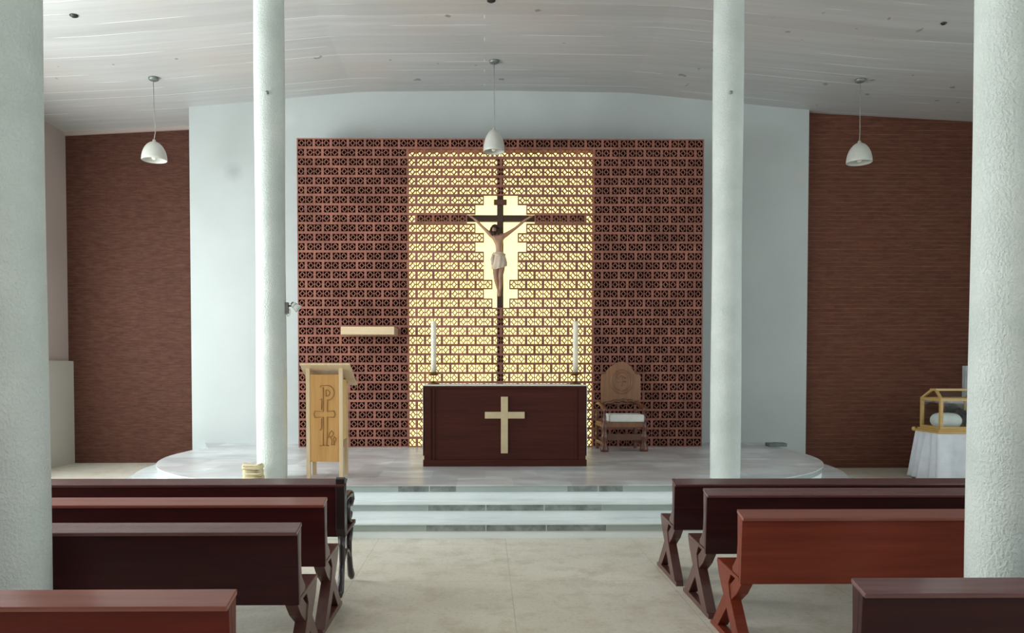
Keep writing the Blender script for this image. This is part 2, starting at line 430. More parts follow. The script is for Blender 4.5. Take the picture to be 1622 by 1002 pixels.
# far walls: white chancel wall, the two brick walls
xw0 = P(302, 440, 13)[0]; xw1 = P(1279, 440, 13)[0]
m = MB(); zt = 6.6
m.box(xw0, xw1, 13.0, YF + .4, 0, zt); struct(m.build('wall_chancel', M['white_wall']))
m = MB(); m.box(XL, xw0, YF, YF + .25, 0, 6.3); struct(m.build('wall_brick_left', M['brick_left']))
m = MB(); m.box(xw1, XR, 13.12, 13.4, 0, 6.3); struct(m.build('wall_brick_right', M['brick_right']))
# low thicker band along the left side wall with an arched plaster niche
m = MB(); m.box(XL, XL + .09, 12.7, YF, 0, 1.87); struct(m.build('trim_1', M['wainscot']))
m = MB(); m.prism([(XL, cz(XL) - .06), (xw0, cz(xw0) - .06), (xw0, cz(xw0)), (XL, cz(XL))], YF - .05, YF, 'Y'); struct(m.build('trim_2', M['side_wall']))

# platform and steps: straight front, rounded ends
def outline(off, yb=13.0):
    cx, half, a, b, yc = .09, 1.80, 2.88 + off, 3.07 + off, 11.3
    pts = []
    for i in range(25):
        t = math.pi / 2 * i / 24
        pts.append((cx + half + a * math.cos(t), yc - b * math.sin(t)))
    for i in range(25):
        t = math.pi / 2 * (1 - i / 24)
        pts.append((cx - half - a * math.cos(t), yc - b * math.sin(t)))
    pts.append((pts[-1][0] - (0.0 if off else -.05), yb - (.95 if not off else 0)))
    if not off: pts.append((P(330, 711, 11.96)[0], yb - 1.0)); pts.append((P(330, 705, 13)[0] - .05, yb))
    pts.append((cx + half + a, yb)); return pts
def step(name, off, z0, z1, mats, label):
    """lower half of the riser white, upper half grey marble, thin nosing and tiled tread"""
    zm = z0 + (z1 - z0) * .5; m = MB(); o = outline(off); n = len(o)
    def ring(d, z):
        p = outline(off + d) if d else o
        return [(x, y, z) for x, y in p]
    m.prism([(x, y) for x, y in ring_xy(off - .012, n)], z0, zm, 'Z', 1)
    m.prism(o, zm, z1 - .012, 'Z', 2)
    m.prism([(x, y) for x, y in ring_xy(off + .012, n)], z1 - .012, z1, 'Z', 0)
    # cast of side/top indices: nosing edge in white
    b = m.build(name, mats, clean=False)
    b['label'] = label; b['kind'] = 'structure'
    return b
def ring_xy(off, n):
    p = outline(off if abs(off) > 1e-6 else 0)
    if len(p) != n:                                   # keep the notch for the platform itself
        cx, half, a, bb, yc = .09, 1.80, 2.88 + off, 3.07 + off, 11.3
        q = outline(0); out = []
        for x, y in q:
            sx = 1 if x > cx + half else (-1 if x < cx - half else 0)
            out.append((x + sx * off * min(1, abs(x - cx - sx * half) / 2.88), y - (off * max(0, (yc - y)) / 3.07)))
        return out
    return p
r1, r2, r3 = .153, .306, ZP
step('floor_step_lower', .58, 0.0, r1, [M['tread_1'], M['riser_low'], M['riser_12']], 'lowest marble step below the altar platform')
step('floor_step_middle', .29, r1, r2, [M['tread_1'], M['riser_low'], M['riser_12']], 'middle marble step below the altar platform')
step('floor_platform', 0, r2, r3, [M['platform_top'], M['riser_low'], M['riser_3']], 'raised round-ended platform of grey marble tiles under the altar')

# ------------------------------------------------------------------ columns
def column(x, y, z0, r, label):
    m = MB(); prof = [(r + .004 * math.sin(z * 1.7) , z) for z in [i * (6.44 - z0) / 24 for i in range(25)]]
    m.lathe(prof, (0, 0, 0), 64)
    o = m.build('column', M['column'], loc=(x, y, z0), clean=False); struct(o, label); return o
CML = (P(429, 440, 8.75)[0], 8.75); CMR = (P(1151, 440, 8.75)[0], 8.75)
column(*CML, ZP, .168, 'white stucco column on the platform, left of the altar')
column(*CMR, ZP, .168, 'white stucco column on the platform, right of the altar')
CNL = (P(14, 501, 3.84)[0], 3.84); CNR = (P(1597, 501, 3.84)[0], 3.84)
column(*CNL, 0, .17, 'near white stucco column at the left edge among the left pews')
column(*CNR, 0, .17, 'near white stucco column at the right edge among the right pews')

# ------------------------------------------------------------------ lattice wall
LY = 12.25; LD = .055
lx0, _ = P(471.5, 460, LY); lx1, _ = P(1113.5, 460, LY)
NC, NR = 48, 33
lz0 = P(790, 708.5, LY)[1]; lz0 = ZP; lz1 = P(790, 219.5, LY)[1]
cw = (lx1 - lx0) / NC; ch = (lz1 - lz0) / NR
OPEN = {6: (20, 28) , 7: (21, 27), 8: (20, 28), 9: (21, 27), 10: (22, 26), 11: (21, 27), 12: (22, 26), 13: (22, 26), 14: (22, 26), 15: (23, 25), 16: (22, 26), 17: (23, 25)}
OPEN[6] = (22, 26); OPEN[8] = (20, 28)
def is_open(r, c): return r in OPEN and OPEN[r][0] <= c < OPEN[r][1]
def build_lattice():
    m = MB(); Y0, Y1 = LY, LY + LD
    hb, vb, mb_, wb = .0195, .020, .006, .0065
    def bx(x0, x1, z0, z1): m.box(x0, x1, Y0, Y1, z0, z1)
    def diag(ax, az, bx_, bz):
        d = Vector((bx_ - ax, bz - az)).normalized(); nx, nz = -d.y * wb, d.x * wb
        vs = [(ax + nx, Y0, az + nz), (bx_ + nx, Y0, bz + nz), (bx_ - nx, Y0, bz - nz), (ax - nx, Y0, az - nz)]
        vs += [(x, Y1, z) for x, y, z in vs]
        m.add(vs, [(0, 1, 2, 3), (7, 6, 5, 4), (0, 4, 5, 1), (2, 6, 7, 3)])
    for r in range(NR):
        zt = lz1 - r * ch; zb = zt - ch; zc = (zt + zb) / 2
        c = 0
        while c < NC:
            if is_open(r, c): c += 1; continue
            c2 = c
            while c2 < NC and not is_open(r, c2): c2 += 1
            xa = lx0 + c * cw; xb = lx0 + c2 * cw
            bx(xa, xb, zt - hb, zt); bx(xa, xb, zb, zb + hb)
            c = c2
        for c in range(NC):
            if is_open(r, c): continue
            xa = lx0 + c * cw; xb = xa + cw; par = r % 2
            L = vb if c % 2 == par else mb_; Rr = vb if (c + 1) % 2 == par else mb_
            if c == 0: L = max(L, .014)
            if c == NC - 1: Rr = max(Rr, .014)
            bx(xa, xa + L, zb + hb, zt - hb); bx(xb - Rr, xb, zb + hb, zt - hb)
            xi, xj = xa + L, xb - Rr; xc = (xi + xj) / 2; hw = (xj - xi) / 2; hh = ch / 2 - hb
            e = .68 * hw; g = .86 * hh
            diag(xc - e, zc, xc, zc + g); diag(xc + e, zc, xc, zc + g)
            diag(xc - e, zc, xc, zc - g); diag(xc + e, zc, xc, zc - g)
            bx(xi, xc - e + .006, zc - .006, zc + .006); bx(xc + e - .006, xj, zc - .006, zc + .006)
            bx(xc - .007, xc + .007, zc + g - .006, zt - hb); bx(xc - .007, xc + .007, zb + hb, zc - g + .006)
    o = m.build('wall_lattice', M['lattice'], clean=False)
    return struct(o, 'pierced terracotta block wall behind the altar')
build_lattice()
# masonry behind it with the window hole
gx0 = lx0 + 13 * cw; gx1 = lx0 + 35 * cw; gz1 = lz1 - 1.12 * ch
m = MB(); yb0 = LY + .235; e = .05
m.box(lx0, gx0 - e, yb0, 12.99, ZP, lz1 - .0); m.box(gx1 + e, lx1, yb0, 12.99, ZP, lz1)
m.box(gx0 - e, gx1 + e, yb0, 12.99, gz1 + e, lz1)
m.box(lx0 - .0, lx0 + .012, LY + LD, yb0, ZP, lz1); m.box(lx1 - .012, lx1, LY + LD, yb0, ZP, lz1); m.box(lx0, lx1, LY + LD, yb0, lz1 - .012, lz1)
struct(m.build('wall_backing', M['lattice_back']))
m = MB(); ya = LY + LD + .002
m.box(gx0 - e, gx0 + .004, ya, 12.9, ZP, gz1 + e); m.box(gx1 - .004, gx1 + e, ya, 12.9, ZP, gz1 + e); m.box(gx0, gx1, ya, 12.9, gz1, gz1 + e)
wf = struct(m.build('window_7', M['lattice'])); 
m = MB(); m.box(gx0, gx1, LY + .205, LY + .215, ZP, gz1); m.build('window_glass', M['amber_pane'], wf)

# ------------------------------------------------------------------ crucifix
cxx = P(792.2, 400, 12.45)[0]
CY = LY + LD + .075
def PZ(py, Y=CY): return P(792, py, Y)[1]
cr = empty('crucifix', (cxx, CY, ZP), 'large dark wooden crucifix with a painted figure, set in the glowing lattice window', 'crucifix')
m = MB(); m.box(-.052, .052, -.04, .04, 0.0, PZ(249) - ZP); m.build('upright_beam', M['cross_wood'], cr, bevel=.004)
zb = PZ(346.2) - ZP; xl = P(661, 346, CY)[0] - cxx; xr_ = P(925, 346, CY)[0] - cxx
m = MB(); m.box(xl, -.053, -.035, .035, zb - .052, zb + .052); m.box(.053, xr_, -.035, .035, zb - .052, zb + .052); m.build('cross_beam', M['cross_wood'], cr, bevel=.004)
m = MB(); z_ = PZ(321.5) - ZP; m.box(-.105, .105, -.07, -.041, z_ - .045, z_ + .045); m.build('title_plaque', M['plaque'], cr, bevel=.006)

FYY = LY - .02                                      # plane of the figure
def fp(px, py, dy=0):
    x, z = P(px, py, FYY); return Vector((x - cxx, FYY - CY + dy, z - ZP))
def skinned(name, verts, edges, rad, mat, parent, sub=2, root=0):
    me = bpy.data.meshes.new(name); me.from_pydata(verts, edges, []); o = bpy.data.objects.new(name, me); COL.objects.link(o); o.parent = parent
    sk = o.modifiers.new('skin', 'SKIN'); sk.use_smooth_shade = True
    for i, v in enumerate(me.skin_vertices[0].data):
        r = rad[i]; v.radius = r if isinstance(r, tuple) else (r, r); v.use_root = (i == root)
    ss = o.modifiers.new('sub', 'SUBSURF'); ss.levels = sub; ss.render_levels = sub
    me.materials.append(mat); return o
V = []; E = []; RD = []
def node(p, r, link=None):
    V.append(tuple(p)); RD.append(r); i = len(V) - 1
    if link is not None: E.append((link, i))
    return i
pel = node(fp(791, 408), (.085, .06))
wst = node(fp(790.5, 397), (.066, .05), pel)
rib = node(fp(790, 387), (.085, .062), wst)
chs = node(fp(789, 377.5), (.092, .06), rib)
nck = node(fp(787.5, 370), .034, chs)
hd0 = node(fp(785, 365.5, -.05), .042, nck)
hd1 = node(fp(783.8, 360.5, -.055), .036, hd0)
for sgn in (-1, 1):
    if sgn < 0: sh, el, wr, hn = (777.5, 372), (765.5, 360.5), (751.5, 346.5), (746.5, 344)
    else: sh, el, wr, hn = (800.5, 372.5), (817, 361), (833.5, 347), (839.5, 344.5)
    a = node(fp(*sh, -.01), .042, chs)
    a2 = node(fp((sh[0] * .5 + el[0] * .5), (sh[1] * .5 + el[1] * .5), -.01), .031, a)
    b = node(fp(*el, 0), .025, a2)
    c = node(fp((wr[0] * .6 + el[0] * .4), (wr[1] * .6 + el[1] * .4)), .024, b)
    d = node(fp(*wr, 0), .016, c)
    h = node(fp(*hn, 0), (.022, .013), d)
    for k, (dx, dy) in enumerate(((-1, -3.2), (.2, -3.9) , (1.2, -3.9), (2.2, -3.2))):
        f1 = node(fp(hn[0] + sgn * (1.6 + dx * .6), hn[1] - 1.8 + abs(k - 1.5) * .3, -.012), .0065, h)
        node(fp(hn[0] + sgn * (2.6 + dx * .7), hn[1] - 3.0 + abs(k - 1.5) * .6, -.035), .005, f1)
    node(fp(hn[0] - sgn * 1.6, hn[1] - 2.2, -.02), .006, h)
# legs: knees bent a little forward and swung to one side, feet crossed
for sgn in (-1, 1):
    hp = node(fp(790.5 + sgn * 4.6, 416, -.01), .062, pel)
    th = node(fp(789.8 + sgn * 4.8, 426, -.05), .055, hp)
    kn = node(fp(788.8 + sgn * 3.8, 438, -.09 - .02 * (sgn > 0)), .042, th)
    cf = node(fp(789.8 + sgn * 3.2, 447, -.05), .038, kn)
    an = node(fp(790.4 + sgn * 1.3, 459, -.01 - .03 * (sgn > 0)), .021, cf)
    ft = node(fp(790.6 + sgn * .7, 466.5, -.05 - .03 * (sgn > 0)), (.026, .017), an)
    node(fp(790.6 + sgn * .4, 470, -.075 - .03 * (sgn > 0)), (.022, .010), ft)
body = skinned('figure', V, E, RD, M['skin'], cr)
body['label'] = 'painted figure with outstretched arms and bowed head'
# face, hair, beard
hc = fp(783.6, 364, -.055)
m = MB()
m.ball(hc + Vector((-.008, -.03, -.012)), (.036, .03, .05), 16)
m.ball(hc + Vector((-.013, -.064, -.012)), (.008, .012, .014), 8)
m.tube([hc + Vector((-.04, -.052, .004)), hc + Vector((-.02, -.062, .008)), hc + Vector((0, -.06, .008)), hc + Vector((.018, -.05, .004))], .004, 6)
m.ball(hc + Vector((-.012, -.06, -.034)), (.012, .006, .004), 8)
m.build('face', M['skin'], body)
m = MB()
def hairfn(v): return v * (1 + .07 * math.sin(9 * math.atan2(v.y, v.x)) * (1 - abs(v.z)))
m.ball(hc + Vector((.004, .008, .016)), (.068, .055, .066), 26, fn=hairfn)
m.ball(hc + Vector((-.004, -.012, .036)), (.052, .045, .04), 22, fn=hairfn)
m.tube([hc + Vector((-.045, -.01, .02)), hc + Vector((-.062, -.02, -.03)), hc + Vector((-.05, -.035, -.075)), hc + Vector((-.035, -.04, -.11))], [.024, .026, .02, .006], 10)
m.tube([hc + Vector((.05, -.01, .02)), hc + Vector((.066, -.02, -.02)), hc + Vector((.07, -.025, -.06)), hc + Vector((.06, -.03, -.10))], [.024, .026, .018, .006], 10)
m.build('hair', M['hair'], body)
m = MB(); m.ball(hc + Vector((-.012, -.04, -.066)), (.034, .028, .036), 16, fn=hairfn); m.build('beard', M['hair'], body)
# crown of thorns
m = MB(); pts = []
for k in range(61):
    a_ = 2 * math.pi * k / 60
    pts.append(hc + Vector((-.002 + .064 * math.cos(a_), -.012 + .06 * math.sin(a_), .03 + .007 * math.sin(a_ * 11) + .01 * math.cos(a_))))
m.tube(pts, .006, 6, cap=False); m.build('crown', M['cross_wood'], body)
# loincloth: wrapped skirt with folds plus a hanging knot
m = MB(); n = 44; rows = []
for i in range(9):
    t = i / 8; zz = fp(790.5, 400 + t * 24)
    w_ = .078 + .042 * math.sin(min(1, t * 1.25) * math.pi / 2); cx_ = fp(790.5 + .8 * t - .5, 410).x
    ring = []
    for k in range(n):
        a_ = 2 * math.pi * k / n
        rr = 1 + (.035 + .05 * t) * math.sin(a_ * 9 + t * 4)
        hem = .035 * t * math.sin(a_ + .8) * 1.0
        ring.append((cx_ + w_ * rr * math.cos(a_), zz.y - .02 - .02 * t + (w_ * .72) * rr * math.sin(a_), zz.z + hem))
    rows.append(ring)
m.add([v for r in rows for v in r], [(i * n + k, i * n + (k + 1) % n, (i + 1) * n + (k + 1) % n, (i + 1) * n + k) for i in range(8) for k in range(n)], 0, True)
a = fp(781.5, 402, -.05); b = fp(780.2, 420, -.05)
m.tube([a, (a + b) / 2 + Vector((-.012, -.01, 0)), b], [.018, .03, .026], 12)
m.tube([fp(781, 402, -.06), fp(790, 405, -.09), fp(800, 404, -.05)], [.02, .024, .02], 12)
m.build('loincloth', M['loincloth'], body)

# ------------------------------------------------------------------ altar
AY = 9.79
ax0, _ = P(670.5, 700, AY); ax1, _ = P(929, 700, AY); az1 = P(799, 611, AY)[1]; AD = .92
acx = (ax0 + ax1) / 2; hw = (ax1 - ax0) / 2; ah = az1 - ZP
al = empty('altar', (acx, AY, ZP), 'dark brown wooden altar table with a pale cross on its front', 'altar')
m = MB(); m.box(-hw + .012, hw - .012, .02, AD - .02, .085, ah - .03); m.build('body', M['altar_wood'], al, bevel=.004)
m = MB(); m.box(-hw - .004, hw + .004, 0, AD, 0, .085); m.build('plinth', M['altar_wood'], al, bevel=.006)
m = MB(); m.box(-hw, hw, .0, AD, ah - .032, ah); m.build('tabletop', M['altar_wood'], al, bevel=.004)
for s_ in (-1, 1):
    m = MB(); x = s_ * (hw - .055); m.box(x - .045, x + .045, .006, .02, .085, ah - .03); m.build('corner_post', M['altar_wood'], al, bevel=.003)
    m = MB(); x = s_ * (hw - .135); m.box(x - .012, x + .012, .01, .02, .085, ah - .03); m.build('molding', M['altar_wood'], al, bevel=.003)
x0, z1 = P(793.5, 628, AY); x1, z0 = P(804.5, 717.5, AY); x2, z3 = P(768, 652, AY); x3, z2 = P(831, 662.5, AY)
m = MB(); m.box(x0 - acx, x1 - acx, -.01, .02, z0 - ZP, z1 - ZP)
m.box(x2 - acx, x0 - acx, -.009, .02, z2 - ZP, z3 - ZP); m.box(x1 - acx, x3 - acx, -.009, .02, z2 - ZP, z3 - ZP)
o = m.build('cross_emblem', M['altar_cross'], al, bevel=.003); o['label'] = 'pale cream wooden cross on the altar front'
# cloth lying across the top and falling down both ends
m = MB(); th = .012; zt = ah + th
prof = [(-hw - .016, .10)]
def drop(s_):
    pts = []
    for i in range(13):
        t = i / 12; pts.append((s_ * (hw + .007 + .002 * math.sin(t * 9) + .003 * (1 - t)), .13 + t * (ah - .13)))
    return pts
left = drop(-1); right = drop(1)[::-1]
outer = left + [(-hw - .004, zt), (hw + .004, zt)] + right
inner = [(x * (1 - .0 ) - (.006 if x > 0 else -.006), z if z < ah else ah + .001) for x, z in outer]
y0_, y1_ = .004, AD - .04; n = len(outer)
vs = [(x, y0_, z) for x, z in outer] + [(x, y1_, z) for x, z in outer] + [(x, y0_, z) for x, z in inner] + [(x, y1_, z) for x, z in inner]
fs = []
for i in range(n - 1):
    fs += [(i, i + 1, n + i + 1, n + i), (2 * n + i, 3 * n + i, 3 * n + i + 1, 2 * n + i + 1), (i, 2 * n + i, 2 * n + i + 1, i + 1), (n + i, n + i + 1, 3 * n + i + 1, 3 * n + i)]
fs += [(0, n, 3 * n, 2 * n), (n - 1, 3 * n - 1, 4 * n - 1, 2 * n - 1)]
m.add(vs, fs)
tag(m.build('altar_cloth', M['cloth'], loc=(acx, AY, ZP)), 'white altar cloth laid over the dark altar and hanging down its ends', 'cloth')

# candlesticks and candles
def candlestick(px, label, clabel):
    x = P(px, 590, AY + .5)[0]; y = AY + .5; z = az1 + .0121
    c = empty('candlestick', (x, y, z), label, 'candlestick', 'brass candlesticks on the altar')
    m = MB(); m.lathe([(0, 0), (.075, 0), (.078, .008), (.06, .02), (.03, .03), (.02, .042), (0, .042)], n=28); m.build('base', M['brass'], c)
    m = MB(); m.lathe([(0, .042), (.022, .042), (.04, .065), (.042, .085), (.026, .105), (.018, .118), (0, .118)], n=28); o = m.build('stem', M['glass'], c); o['label'] = 'clear glass knop'
    m = MB(); m.lathe([(0, .118), (.03, .118), (.05, .13), (.1, .14), (.104, .15), (.096, .152), (.05, .148), (.046, .165), (.04, .166), (.04, .15), (0, .15)], n=32); m.build('drip_pan', M['brass'], c)
    cc = empty('candle', (x, y, z + .1502), clabel, 'candle', 'tall altar candles')
    h = P(px, 508, y)[1] - (z + .15)
    m = MB(); m.lathe([(0, 0), (.036, 0), (.036, h * .3), (.035, h * .7), (.036, h - .02), (.031, h - .004), (.02, h - .012), (0, h - .016)], n=24); m.build('wax', M['wax'], cc)
    m = MB(); m.tube([(0, 0, h - .02), (.001, 0, h + .006), (.005, 0, h + .02)], .0025, 6); m.build('wick', M['dark_metal'], cc)
candlestick(687, 'brass and glass candlestick on the left end of the altar', 'tall ivory candle on the left end of the altar')
candlestick(911.5, 'brass and glass candlestick on the right end of the altar', 'tall ivory candle on the right end of the altar')

# ------------------------------------------------------------------ wall shelf on the lattice
m = MB(); x0, z1 = P(540, 517, 11.72); x1, z0 = P(624.5, 529.5, 11.72)
m.box(x0, x1, 11.72, LY - .001, z0, z1)
tag(m.build('wall_shelf', M['shelf'], bevel=.004), 'pale thick wooden shelf fixed to the lattice wall above the lectern', 'shelf')

# ------------------------------------------------------------------ lectern
YA = 8.72
def la(px, py, Y=YA): return P(px, py, Y)
lx, _ = la(512, 700)
lec = empty('lectern', (lx, YA, ZP), 'tall honey-coloured wooden lectern carved with a monogram, standing left of the altar', 'lectern')
fx0, fz1 = la(490.5, 593); fx1, fz0 = la(537, 731)
pw = .045; dep = .30
posts = [(la(485, 700)[0] - lx, 0), (la(537, 700)[0] - lx, 0), (la(485, 700)[0] - lx, dep), (la(537, 700)[0] - lx, dep)]
ztop = la(512, 578)[1] - ZP
for (x, y) in posts:
    m = MB(); m.box(x, x + pw, y, y + pw, 0, ztop - .012 - (y / dep) * .2 * 1.0); m.build('leg', M['ambo_pale'], lec, bevel=.003)
m = MB(); m.box(fx0 - lx, fx1 - lx, .004, .03, fz0 - ZP, fz1 - ZP); m.build('front_panel', M['ambo'], lec, bevel=.003)
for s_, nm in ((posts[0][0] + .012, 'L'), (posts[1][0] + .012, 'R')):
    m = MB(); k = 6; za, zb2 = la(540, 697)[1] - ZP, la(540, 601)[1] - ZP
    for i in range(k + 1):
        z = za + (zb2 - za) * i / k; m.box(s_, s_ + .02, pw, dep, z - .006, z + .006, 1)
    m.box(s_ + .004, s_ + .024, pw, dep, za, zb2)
    m.build('side_panel', [M['glow_gold'], M['groove_and_shadow']], lec)  # gold field and dark bars imitate window glow crossed by lattice shadows
tx0, tz = la(477, 577); tx1, _ = la(556, 577)
m = MB(); m.prism([(-.07, ztop + .0), (-.07, ztop + .022), (.40, ztop - .215), (.40, ztop - .237)], tx0 - lx, tx1 - lx, 'X'); m.build('reading_board', M['ambo_pale'], lec, bevel=.004)
m = MB(); m.box(tx0 - lx, tx1 - lx, .40, .415, ztop - .24, ztop - .19); m.build('book_lip', M['ambo_pale'], lec)
# carved monogram
def lp(zx, zy):                                      # detail coordinates on the carved panel
    x, z = la(484 + zx / 6.686, 590 + zy / 6.68); return (x - lx, .001, z - ZP)
m = MB(); rg = .0042
def arc(cx_, cy_, rx, ry, a0, a1, n=14): return [lp(cx_ + rx * math.cos(R(a0 + (a1 - a0) * i / n)), cy_ + ry * math.sin(R(a0 + (a1 - a0) * i / n))) for i in range(n + 1)]
for poly in ([lp(150, 152), lp(160, 138), lp(225, 134)] + arc(228, 212, 72, 78, -90, 90) + [lp(228, 290), lp(228, 412), lp(300, 405), lp(312, 440), lp(300, 472), lp(228, 468), lp(228, 640), lp(224, 765)],
             [lp(186, 152), lp(186, 412), lp(98, 404), lp(86, 438), lp(98, 474), lp(186, 468), lp(186, 770)],
             [lp(214, 182)] + arc(216, 214, 38, 34, -80, 80) + [lp(214, 250), lp(214, 182)],
             [lp(150, 285), lp(168, 276), lp(170, 300), lp(168, 395)],
             [lp(168, 485), lp(166, 590), lp(150, 606)],
             [lp(150, 772), lp(200, 768), lp(245, 772)],
             [lp(240, 690), lp(252, 640), lp(275, 612), lp(296, 640), lp(280, 672), lp(252, 676)],
             [lp(262, 680), lp(276, 720), lp(272, 765), lp(300, 755), lp(322, 700), lp(304, 676), lp(290, 700), lp(306, 765)]):
    m.tube(poly, rg, 6)
o = m.build('carved_monogram', M['groove_and_shadow'], lec)
o['label'] = 'carved letter P crossed by a bar'

# ------------------------------------------------------------------ presider chair
CYc = 11.55
chx = P(987, 700, CYc)[0]
chair = empty('armchair', (chx + .025, CYc, ZP), 'carved brown wooden armchair with a tall arched back, standing right of the altar', 'chair', rz=R(5))
m = MB()                                             # back: arched carved board
H = 1.42
def cpt(px, py): x, z = P(px, py, CYc + .5); return (x - chx, z - ZP)
prof = [cpt(953.5, 640), cpt(953.5, 594), cpt(956, 592), cpt(961, 592.5), cpt(963, 586), cpt(968, 581), cpt(975, 576), cpt(982, 573), cpt(988, 572),
        cpt(994, 574), cpt(1001, 580), cpt(1005, 586), cpt(1008, 592), cpt(1013, 592), cpt(1017, 594), cpt(1017, 640)]
m.prism(prof, .48, .53, 'Y'); m.build('backrest', M['chair_wood'], chair, bevel=.006)
m = MB(); cx_, cz_ = cpt(986, 604)                  # round carved medallion, scrolls
for rr in (.17, .13):
    m.tube([(cx_ + rr * math.cos(a_), .478, cz_ + rr * 1.12 * math.sin(a_)) for a_ in [2 * math.pi * i / 32 for i in range(33)]], .009, 8, cap=False)
m.tube([(cx_ - .07, .478, cz_), (cx_ + .07, .478, cz_)], .008, 8); m.tube([(cx_, .478, cz_ - .08), (cx_, .478, cz_ + .08)], .008, 8)
m.tube([(cx_ - .07, .478, cz_ + .05), (cx_, .478, cz_ + .1), (cx_ + .07, .478, cz_ + .05)], .008, 8)
m.build('carved_medallion', M['chair_wood'], chair)
m = MB()                                             # lower crest: dark scalloped rail
pts = []
for i in range(25):
    t = i / 24; px = 955 + t * 64; py = 640 - 6 * math.sin(t * math.pi) + 1.2 * math.cos(t * math.pi * 10)
    x, z = cpt(px, py); pts.append((x, .45, z))
m.tube(pts, [.022 + .008 * math.sin(i * 1.6) for i in range(25)], 10)
m.build('crest_rail', M['chair_dark'], chair)
sw = .33
for s_ in (-1, 1):
    m = MB(); x = s_ * (sw - .02)                     # rear leg
    m.box(x - .025, x + .025, .47, .52, 0, .62); m.build('leg', M['chair_dark'], chair, bevel=.006)
    m = MB()                                         # turned front leg with arm support
    m.lathe([(0, 0), (.06, 0), (.066, .03), (.058, .07), (.042, .1), (.038, .14), (.05, .19), (.05, .24), (.04, .28), (.032, .3), (.042, .34), (.042, .44), (.026, .46), (.03, .52), (.02, .58), (.026, .62), (.024, .65), (0, .65)], (x, .03, 0), 18)
    m.build('leg', M['chair_dark'], chair)
    m = MB(); m.tube([(x, .50, .72), (x, .36, .73), (x, .2, .70), (x, .06, .67), (x, -.01, .655), (x, -.035, .63), (x, -.02, .61)], [.024, .026, .03, .034, .034, .028, .016], 12); m.build('armrest', M['chair_dark'], chair)
    m = MB(); m.box(x - .02, x + .02, .06, .48, .1, .15); m.build('stretcher', M['chair_dark'], chair, bevel=.005)
m = MB(); m.box(-sw + .045, sw - .045, .015, .05, .17, .27); m.build('stretcher', M['chair_dark'], chair, bevel=.006)
m = MB(); m.box(-sw + .0, sw - .0, -.0, .5, .37, .45); m.build('seat', M['chair_wood'], chair, bevel=.01)
m = MB(); x0, _ = P(965.5, 660, CYc); x1, _ = P(1021, 660, CYc)
m.box(x0 - chx + .0, x1 - chx - .0, 0, .42, 0, .115)
c = m.build('cushion', M['cloth'], loc=(chx, CYc + .01, ZP + .4505), bevel=.02); tag(c, 'white rectangular cushion on the seat of the carved chair', 'cushion')

# ------------------------------------------------------------------ pendant lamps
def pendant(px, cy, sy, by, Y, r, label, tilt=0):
    x, zc = P(px, cy, Y); zc = cz(x)
    o = empty('pendant_lamp', (x, Y, zc), label, 'lamp', 'white dome pendant lamps')
    zs = P(px, sy, Y)[1] - zc; zb = P(px, by, Y)[1] - zc; h = zs - zb
    m = MB(); m.lathe([(0, .02), (.075, .02), (.075, -.03), (.05, -.045), (0, -.045)], n=28); m.build('canopy', M['grey_metal'], o)
    m = MB(); m.tube([(0, 0, -.04), (.003, 0, zs * .5), (.006 + tilt * .02, 0, zs * .85), (0, 0, zs)], .006, 8); m.build('cord', M['cord'], o)
    m = MB(); pr = []
    for i in range(15):
        a_ = math.pi / 2 * i / 14; pr.append((r * math.sin(a_) ** .95, zs - .03 - (h - .03) * (1 - math.cos(a_)) ** .95))
    inner = [(max(0, q - .008), z - .006) for q, z in pr][::-1]
    m.lathe([(0, zs), (.02, zs - .002), (.026, zs - .03)] + pr[2:] + inner[:-2] + [(.002, zs - .045)], n=40)
    sh = m.build('shade', M['shade'], o)
    if tilt: sh.rotation_euler = (0, 0, 0)
    m = MB(); m.lathe([(0, zs - .05), (.03, zs - .055), (.04, zb + .1), (.045, zb + .05), (.03, zb + .012), (0, zb)], n=20); m.build('bulb', M['wax'], o)
    return o
pendant(782.5, 117, 202, 240, 11.75, .165, 'white dome pendant lamp hanging in front of the glowing lattice')
pendant(243, 127, 221, 253.5, 11.7, .185, 'white dome pendant lamp hanging before the left brick wall', 1)
pendant(1362.5, 132, 223, 257.5, 11.6, .185, 'white dome pendant lamp hanging before the right brick wall')
# bare ceiling roses in the next row and stray bolts
for (px, Y, r, lb) in ((778, 9.85, .055, 'small dark bare ceiling rose above the middle of the nave'), (117, 9.65, .05, 'small dark bare ceiling rose at upper left'), (1495, 9.7, .035, 'small dark bare ceiling rose at upper right')):
    x, _ = P(px, 30, Y); m = MB(); m.lathe([(0, .015), (r, .015), (r, -.01), (r * .6, -.022), (0, -.022)], n=20)
    tag(m.build('ceiling_rose', M['dark_metal'], loc=(x, Y, cz(x))), lb, 'ceiling rose', 'bare ceiling roses')
for (cx_, cy_), px, lb in ((CML, 424, 'small dark bolt high on the column left of the altar'), (CMR, 1157, 'small dark bolt high on the column right of the altar')):
    x, z = P(px, 147.5, cy_ - .165); m = MB(); m.tube([(0, .02, 0), (0, -.03, 0)], .014, 10); m.ball((0, -.03, 0), .02, 10)
    tag(m.build('bolt', M['grey_metal'], loc=(x, cy_ - .16, z)), lb, 'bolt', 'bolts on the columns')

